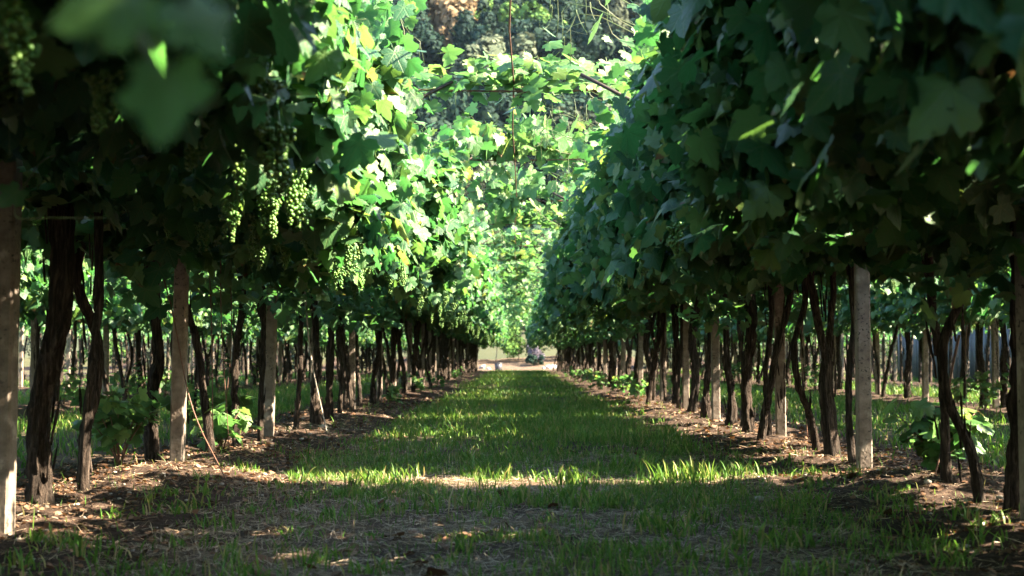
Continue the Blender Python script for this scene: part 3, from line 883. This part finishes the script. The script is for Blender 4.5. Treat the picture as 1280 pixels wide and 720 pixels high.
def rock(x, y, s, seed, mat, label, cat='stone', flat=.7, group=None):
    r = np.random.default_rng(int(seed) + 50)
    V = ICO_V * (1 + r.normal(0, .16, (len(ICO_V), 1))) * np.array([1, r.uniform(.6, .9), flat]) * s
    o = obj(cat if cat != 'stone' else 'stone', mesh('stone', V, ICO_F, M[mat]), None, (x, y, gz(x, y) + s * .25))
    o.rotation_euler = (r.normal(0, .3), r.normal(0, .3), r.uniform(0, 6))
    tag(o, label, cat, group)
rock(-2.72, 9.95, .03, 1, 'terracotta', 'small terracotta shard on the soil mound before second left post', 'shard', .35)
rock(-2.35, 17.3, .05, 2, 'stone', 'pale stone on the soil between the third and fourth left posts')
rock(2.62, 8.35, .035, 3, 'stone', 'pale pebble on dark soil between the first two right posts')
rock(2.85, 8.45, .03, 4, 'stone', 'smaller grey pebble closer to the first right post')
rock(-2.3, 10.3, .02, 5, 'stone', 'tiny grey pebble on the right slope of the soil mound')
# ------------------------------------------------------------------ grass, straw and litter
def blades(n, xr, yr, keep, hmean, w, r, bend=(.2, .9), name=''):
    x = r.uniform(*xr, n); y = r.uniform(*yr, n)
    m = r.uniform(0, 1, n) < keep(x, y)
    x, y = x[m], y[m]; n = len(x)
    return blades_at(x, y, hmean * np.exp(r.normal(0, .35, n)), w * r.uniform(.7, 1.4, n), r, bend)
def blades_at(x, y, h, w, r, bend=(.2, .9)):
    n = len(x)
    z = ground_z(x, y) - .01
    a = r.uniform(0, 6.283, n); bd = r.uniform(*bend, n)
    D = np.stack([np.cos(a), np.sin(a), np.zeros(n)], -1); f = a + math.pi / 2 + r.normal(0, .5, n)
    Sd = np.stack([np.cos(f), np.sin(f), np.zeros(n)], -1)
    P = np.stack([x, y, z], -1); up = np.array([0, 0, 1.0])
    V = np.zeros((n, 7, 3)); kk = 0
    for t, wt in ((0, .7), (.4, 1.0), (.75, .7), (1, 0)):
        c = P + D * (bd * h * t * t * .8)[:, None] + up * (h * t * (1 - .35 * bd * t))[:, None]
        if wt:
            V[:, kk] = c - Sd * (w * wt * .5)[:, None]; V[:, kk + 1] = c + Sd * (w * wt * .5)[:, None]; kk += 2
        else: V[:, kk] = c
    F4 = np.array([(0, 1, 3, 2), (2, 3, 5, 4)]); F3 = np.array([(4, 5, 6)])
    o = (np.arange(n) * 7)[:, None, None]
    return V.reshape(-1, 3), (F4[None] + o).reshape(-1, 4), (F3[None] + o).reshape(-1, 3)

r = np.random.default_rng(11)
def aisle(x, wl=1.55, wr=1.65, soft=.35):
    n = fbm(x * 1.0 + 3, x * .0 + 1, 1, 1) * 0
    return sstep(-wl - soft, -wl + soft, x) * sstep(wr + soft, wr - soft, x)
def near_keep(x, y):
    patch = fbm(x, y, .9, 4)
    side = .10 * sstep(-2.0, 1.6, x)                        # greener towards the right
    th = .525 - side - .16 * sstep(10.5, 14, y)
    return sstep(th - .03, th + .08, patch) * aisle(x + .5 * (fbm(x, y, .8, 2) - .5) * 2, 1.75, 1.75) + .03
def mid_keep(x, y):
    patch = fbm(x + 5, y, .7, 3)
    return aisle(x + .5 * (fbm(x, y, .7, 2) - .5), 1.5, 1.6) * (.12 + .88 * sstep(.38, .55, patch)) + .012
gb = MB()
gb.add(*blades(80000, (-3.2, 3.2), (5.3, 13), near_keep, .06, .0045, r))
gb.add(*blades(95000, (-2.6, 2.6), (12, 30), mid_keep, .085, .0075, r))
gb.add(*blades(60000, (-2.4, 2.4), (30, 94), lambda x, y: mid_keep(x, y) * sstep(95, 91, y), .10, .014, r))
side_keep = lambda x, y: sstep(.8, 1.5, row_dist(x)) * (.3 + .7 * sstep(.35, .5, fbm(x, y, .5, 3))) + .03
gb.add(*blades(52000, (-10.5, -3.0), (10, 45), side_keep, .12, .013, r))
gb.add(*blades(48000, (3.0, 10.5), (10, 45), side_keep, .12, .013, r))
gb.add(*blades(26000, (-20, -5), (30, 92), side_keep, .13, .03, r))
gb.add(*blades(26000, (5, 20), (30, 92), side_keep, .13, .03, r))
# broad bladed tufts
def tufts(n, xr, yr, per, hm, w, weight):
    cx, cy_ = r.uniform(*xr, n), r.uniform(*yr, n)
    kx = r.uniform(0, 1, n) < weight(cx, cy_); cx, cy_ = cx[kx], cy_[kx]
    sc = r.uniform(.6, 1.35, len(cx))
    X = np.repeat(cx, per) + r.normal(0, .05, len(cx) * per); Y = np.repeat(cy_, per) + r.normal(0, .05, len(cx) * per)
    gb.add(*blades_at(X, Y, hm * np.repeat(sc, per) * r.uniform(.5, 1.1, len(X)), w * r.uniform(.6, 1.3, len(X)), r, (.2, 1.1)))
tufts(380, (-2.2, 2.4), (5.5, 12), 20, .11, .010, lambda x, y: .45 + .35 * sstep(-.8, .8, x))
tufts(170, (-1.7, 1.9), (12, 26), 24, .14, .012, lambda x, y: np.full(len(x), .8))
tufts(120, (-1.7, 1.9), (8, 30), 16, .2, .010, lambda x, y: np.full(len(x), .8))
for (tx, ty, tn, th_) in ((.40, 10.1, 70, .18), (.32, 9.2, 50, .15), (1.12, 10.35, 70, .20), (1.36, 10.3, 60, .19), (1.62, 10.5, 40, .14), (-.3, 11.2, 50, .13), (.9, 11.6, 60, .16), (-1.5, 11.0, 40, .11), (.52, 8.6, 60, .15), (-.95, 10.2, 60, .14), (-1.05, 9.3, 70, .10), (.05, 9.0, 50, .15), (.75, 7.4, 80, .13), (1.3, 6.9, 60, .13), (-1.9, 8.0, 40, .12)):
    X = tx + r.normal(0, .09, tn); Y = ty + r.normal(0, .09, tn)
    gb.add(*blades_at(X, Y, th_ * r.uniform(.5, 1.15, tn), .013 * r.uniform(.6, 1.3, tn), r, (.15, .9)))
tag(obj('grass', gb.build('grass', M['grass'])), 'patchy green grass growing along the aisles', 'grass', kind='stuff')

# dry straw lying about
sb = MB()
def straws(n, xr, yr, keep, L, w, lift=.02):
    x = r.uniform(*xr, n); y = r.uniform(*yr, n); m = r.uniform(0, 1, n) < keep(x, y); x, y = x[m], y[m]; n = len(x)
    a = r.uniform(0, 6.283, n); l = L * r.uniform(.4, 1.4, n)
    D = np.stack([np.cos(a), np.sin(a), r.normal(0, .18, n)], -1); Sd = np.stack([-np.sin(a), np.cos(a), r.normal(0, .4, n)], -1)
    P = np.stack([x, y, ground_z(x, y) + r.uniform(.002, lift, n)], -1)
    V = np.zeros((n, 6, 3)); bow = r.normal(0, .12, n)
    for q, t in enumerate((-.5, 0, .5)):
        c = P + D * (l * t)[:, None] + Sd * (bow * l * (t * t))[:, None]
        V[:, 2 * q] = c - Sd * (w * .5); V[:, 2 * q + 1] = c + Sd * (w * .5)
    F = np.array([(0, 1, 3, 2), (2, 3, 5, 4)])[None] + (np.arange(n) * 6)[:, None, None]
    sb.add(V.reshape(-1, 3), F.reshape(-1, 4))
straws(60000, (-3.2, 3.4), (5.3, 13), lambda x, y: (.25 + .75 * sstep(.62, .40, fbm(x, y, .9, 4))) * (.25 + .75 * sstep(.6, 1.2, row_dist(x))), .07, .0028)
straws(12000, (-3.0, 3.0), (13, 26), lambda x, y: .5 * sstep(1.9, 1.2, row_dist(x)) + .1, .09, .005)
sb.add(*blades(9000, (-3.2, 2.6), (5.5, 14), lambda x, y: (.2 + .6 * sstep(.2, -1.6, x)) * sstep(.7, 1.1, row_dist(x)), .06, .004, r, (.1, 1.2)))
tag(obj('dry_straw', sb.build('dry_straw', M['straw'])), 'dry straw and clippings strewn over the bare ground', 'straw', kind='stuff')

lb = MB()
def litter(n, xr, yr, keep, s):
    x = r.uniform(*xr, n); y = r.uniform(*yr, n); m = r.uniform(0, 1, n) < keep(x, y); x, y = x[m], y[m]; n = len(x)
    Nn = np.stack([r.normal(0, .45, n), r.normal(0, .45, n), np.ones(n)], -1); T = r.normal(0, 1, (n, 3)) * (1, 1, .1)
    S = s * np.exp(np.clip(r.normal(0, .4, n), -1, .6))
    V, F = leaves(np.stack([x, y, ground_z(x, y) + .006 + S * .10], -1), Nn, T, S, LEAF_MIN, r)
    lb.add(V, F)
soilk = lambda x, y: sstep(1.7, .9, row_dist(x)) * (.4 + .6 * sstep(.4, .6, fbm(x, y, 1.2, 3)))
litter(34000, (-4.2, 4.2), (5.3, 14), soilk, .022)
litter(900, (-2, 2.6), (5.4, 13), lambda x, y: sstep(.5, .62, fbm(x + 9, y, .8, 3)), .05)
litter(12000, (-4, 4), (14, 32), soilk, .04)
tag(obj('fallen_leaves', lb.build('fallen_leaves', M['litter'])), 'brown leaf litter and mulch under the vine rows', 'leaf litter', kind='stuff')
pb = MB()
n = 900
x = np.concatenate([r.normal(-2.5, .55, n), r.normal(2.7, .6, n)]); y = r.uniform(5.5, 20, 2 * n); s = .006 * np.exp(r.normal(0, .55, 2 * n)); z = ground_z(x, y)
for i in range(2 * n):
    pb.add(ICO_V[:12] * 0 + norm(ICO_V[:12]) * s[i] * (1, .8, .6) + (x[i], y[i], z[i] + s[i] * .3), np.array([(0, 11, 5), (0, 5, 1), (0, 1, 7), (0, 7, 10), (0, 10, 11), (1, 5, 9), (5, 11, 4), (11, 10, 2), (10, 7, 6), (7, 1, 8), (3, 9, 4), (3, 4, 2), (3, 2, 6), (3, 6, 8), (3, 8, 9), (4, 9, 5), (2, 4, 11), (6, 2, 10), (8, 6, 7), (9, 8, 1)]))
tag(obj('gravel', pb.build('gravel', M['stone'])), 'small pale pebbles scattered in the soil under the rows', 'pebbles', kind='stuff')

# ------------------------------------------------------------------ end of the aisle
def crown_mesh(seed, n, lobes, size, fs, mat, name='crown', base=0.0):
    r = np.random.default_rng(int(seed) + 50)
    C = np.stack([r.normal(0, .42, lobes), r.normal(0, .42, lobes), r.uniform(.15, 1, lobes)], -1)
    C[:, :2] *= (1.15 - .7 * np.abs(C[:, 2:3] - .45))
    rad = r.uniform(.16, .34, lobes)
    li = r.integers(0, lobes, n)
    dirs = norm(r.normal(0, 1, (n, 3)) + (0, 0, .25))
    P = (C[li] + dirs * (rad[li] * r.uniform(.72, 1.05, n))[:, None]) * size + (0, 0, base)
    Nn = dirs + r.normal(0, .45, (n, 3)); T = r.normal(0, 1, (n, 3)) + (0, 0, -.5)
    V, F = leaves(P, Nn, T, fs * np.exp(r.normal(0, .3, n)), LEAF_MIN, r)
    return mesh(name, V, F, mat)
def wood_mesh(seed, h, rad):
    r = np.random.default_rng(int(seed) + 50); b = MB()
    b.tube(curve_pts([(0, 0, -.5), (.1, .05, h * .4), (r.normal(0, .3), r.normal(0, .3), h)], 10), np.linspace(rad, rad * .25, 10), 8, .1, seed)
    for q in range(5):
        a = r.uniform(0, 6.28); z0 = h * r.uniform(.3, .6)
        b.tube(curve_pts([(0, 0, z0), (math.cos(a) * h * .15, math.sin(a) * h * .15, z0 + h * .18), (math.cos(a) * h * .28, math.sin(a) * h * .28, z0 + h * .3)], 7), np.linspace(rad * .4, rad * .1, 7), 6)
    return b.build('trunk', M['tree_bark'], True)

def shrub(x, y, seed, size, n, fs, mat, label, group=None, cat='shrub', name='shrub', zoff=0):
    o = empty(name, (x, y, gz(x, y) + zoff)); tag(o, label, cat, group)
    obj('foliage', crown_mesh(seed, n, 14, np.array(size), fs, mat, 'foliage', -.05), o)
    obj('stem', wood_mesh(seed, size[2] * .6, .04), o)
    return o
shrub(1.2, 103.5, 1, (.8, .7, .8), 1800, .08, M['tree_dark'], 'dark rounded shrub on the dirt bank at the aisle end')
shrub(1.35, 104.6, 2, (.8, .7, 1.2), 1800, .08, M['lilac'], 'pale lilac blossoming shrub behind the dark one at the aisle end')
shrub(-1.6, 107, 3, (2.2, 2, 2.4), 2600, .13, M['tree_green'], 'bright green shrub left of the aisle end beyond the bucket')
shrub(.1, 109, 4, (2.4, 2, 2.8), 2600, .13, M['tree_green'], 'bright green shrub straight beyond the aisle end')
shrub(3.6, 107, 5, (2.4, 2, 2.8), 2600, .13, M['tree_olive'], 'grey green shrub right of the aisle end')
for q, xx in enumerate((-33, -29.5, -26, -23, -20, -17.2, -14.6, -12, -9.5, -7, -4.6, 6.2, 8.8, 11.4, 14, 16.8, 19.6, 22.4, 25.4, 28.6, 32)):
    shrub(xx, 101 + (q % 3) + (6 if abs(xx) < 8 else 0), 6 + q, (2.6, 2.2, 3.0), 2200, .15, M['tree_green' if q % 2 else 'tree_olive'], 'bush in the hedge beyond the vine rows, mostly hidden', 'hedge beyond the rows')
def lathe(prof, n=24):
    V = [(rr * math.cos(2 * math.pi * j / n), rr * math.sin(2 * math.pi * j / n), z) for rr, z in prof for j in range(n)]
    F = [(i * n + j, i * n + (j + 1) % n, (i + 1) * n + (j + 1) % n, (i + 1) * n + j) for i in range(len(prof) - 1) for j in range(n)]
    return V, F
o = empty('bucket', (-1.3, 99.5, gz(-1.3, 99.5))); tag(o, 'grey plastic bucket standing on the dirt at the aisle end', 'bucket'); o.scale = (.6, .6, .6)
V, F = lathe([(.001, 0), (.36, 0), (.38, .02), (.46, .85), (.44, .85), (.36, .06), (.001, .05)]); obj('tub', mesh('tub', V, F, M['plastic'], True), o)
V, F = lathe([(.462, .78), (.50, .79), (.50, .88), (.445, .88), (.445, .86)]); obj('rim', mesh('rim', V, F, M['plastic'], True), o)
for q, (sx_, sy_, ss) in enumerate(((2.2, 101.5, .28), (2.6, 101.8, .35), (3.0, 101.3, .25), (1.9, 101.2, .18), (-2.0, 101, .2), (-2.5, 101.6, .3))):
    rock(sx_, sy_, ss, 50 + q, 'stone', 'grey rock lying along the dirt bank at the aisle end', 'stone', .6, 'rocks along the dirt bank')

# plank fence far right
o = empty('plank_fence', (16.6, 48, gz(16.6, 48))); tag(o, 'blue grey weathered plank fence far right behind the vines', 'fence')
fb = MB(); rr = np.random.default_rng(4)
yy = -14.0
while yy < 14:
    w_ = rr.uniform(.13, .17); hh = 2.3 + rr.normal(0, .03); zz = rr.normal(0, .008)
    V = [(zz, yy, 0), (zz, yy + w_, 0), (zz, yy + w_, hh), (zz, yy, hh), (zz + .025, yy, 0), (zz + .025, yy + w_, 0), (zz + .025, yy + w_, hh), (zz + .025, yy, hh)]
    fb.add(V, [(3, 2, 1, 0), (4, 5, 6, 7), (0, 1, 5, 4), (2, 3, 7, 6), (1, 2, 6, 5), (3, 0, 4, 7)])
    yy += w_ + .012
obj('planks', fb.build('planks', M['plank']), o)
fb = MB()
for z0 in (.5, 1.8):
    V = [(.05, -14, z0), (.05, 14, z0), (.05, 14, z0 + .1), (.05, -14, z0 + .1), (.10, -14, z0), (.10, 14, z0), (.10, 14, z0 + .1), (.10, -14, z0 + .1)]
    fb.add(V, [(3, 2, 1, 0), (4, 5, 6, 7), (0, 1, 5, 4), (2, 3, 7, 6), (1, 2, 6, 5), (3, 0, 4, 7)])
obj('rails', fb.build('rails', M['plank']), o)

# ------------------------------------------------------------------ wooded hillside: each tree its own thing
CROWNS = {}
for key, mk in (('dark', 'tree_dark'), ('olive', 'tree_olive'), ('brown', 'tree_sunlit'), ('green', 'tree_green')):
    CROWNS[key] = [crown_mesh(70 + i + len(key) * 7, 5200, 24, np.array([4.2, 4.2, 7.0]), .42, M[mk], base=2.2) for i in range(2)]
WOODS = [wood_mesh(90 + i, 7.5, .28) for i in range(2)]
LAB = {'dark': 'dark green tree in the shaded wood on the hillside', 'olive': 'grey olive tree in the wood on the hillside',
       'brown': 'tree coloured warm as if sunlit above the left canopy on the hillside', 'green': 'fresh green tree low on the wooded hillside'}
r = np.random.default_rng(31)
def hill_tree(x, y, kind, s, label=None, group=None):
    o = empty('hillside_tree', (x, y, float(hill_z(np.array([x]), np.array([y]))[0]) - .3), r.uniform(0, 6.28))
    o.scale = (s * r.uniform(.9, 1.15), s * r.uniform(.9, 1.15), s)
    tag(o, label or LAB[kind], 'tree', group or f'{kind} trees on the hillside')
    obj('crown', CROWNS[kind][r.integers(2)], o); obj('trunk', WOODS[r.integers(2)], o)
hill_tree(-9.3, 192, 'brown', 1.5, LAB['brown'], 'hillside trees that stand out')
hill_tree(13.5, 190, 'olive', 1.35, 'pale grey green tree above the right canopy on the hillside', 'hillside trees that stand out')
y = 120.0
while y < 275:
    x = -y * .20 + r.uniform(-3, 0)
    while x < y * .20:
        if 150 < y < 191 and min(abs(x + 9.3 * y / 192), abs(x - 13.5 * y / 190)) < 3.8:
            x += 3; continue
        t = r.uniform()
        kind = 'dark' if t < .72 else 'olive' if t < .86 else 'green'
        if y < 140 and t > .5: kind = 'green' if t > .75 else 'olive'
        hill_tree(x + r.normal(0, 1), y + r.normal(0, 2), kind, r.uniform(.8, 1.35))
        x += r.uniform(5.0, 7.5)
    y += 8.5

# ------------------------------------------------------------------ air
k = bpy.data.materials.new('thin_haze'); k.use_nodes = True; nt = k.node_tree
nt.nodes.remove(nt.nodes['Principled BSDF'])
pv = nt.nodes.new('ShaderNodeVolumePrincipled'); pv.inputs['Density'].default_value = HAZE; pv.inputs['Color'].default_value = (.55, .78, 1, 1)
pv.inputs['Anisotropy'].default_value = .2
nt.links.new(pv.outputs[0], nt.nodes['Material Output'].inputs['Volume'])
V = [(sx_, sy_, sz_) for sz_ in (-4, 190) for sx_, sy_ in ((-450, -60), (450, -60), (450, 440), (-450, 440))]
tag(obj('haze', mesh('haze', V, [(3, 2, 1, 0), (4, 5, 6, 7), (0, 1, 5, 4), (1, 2, 6, 5), (2, 3, 7, 6), (3, 0, 4, 7)], k)), 'faint blue haze in the air towards the hillside', 'haze', kind='stuff')
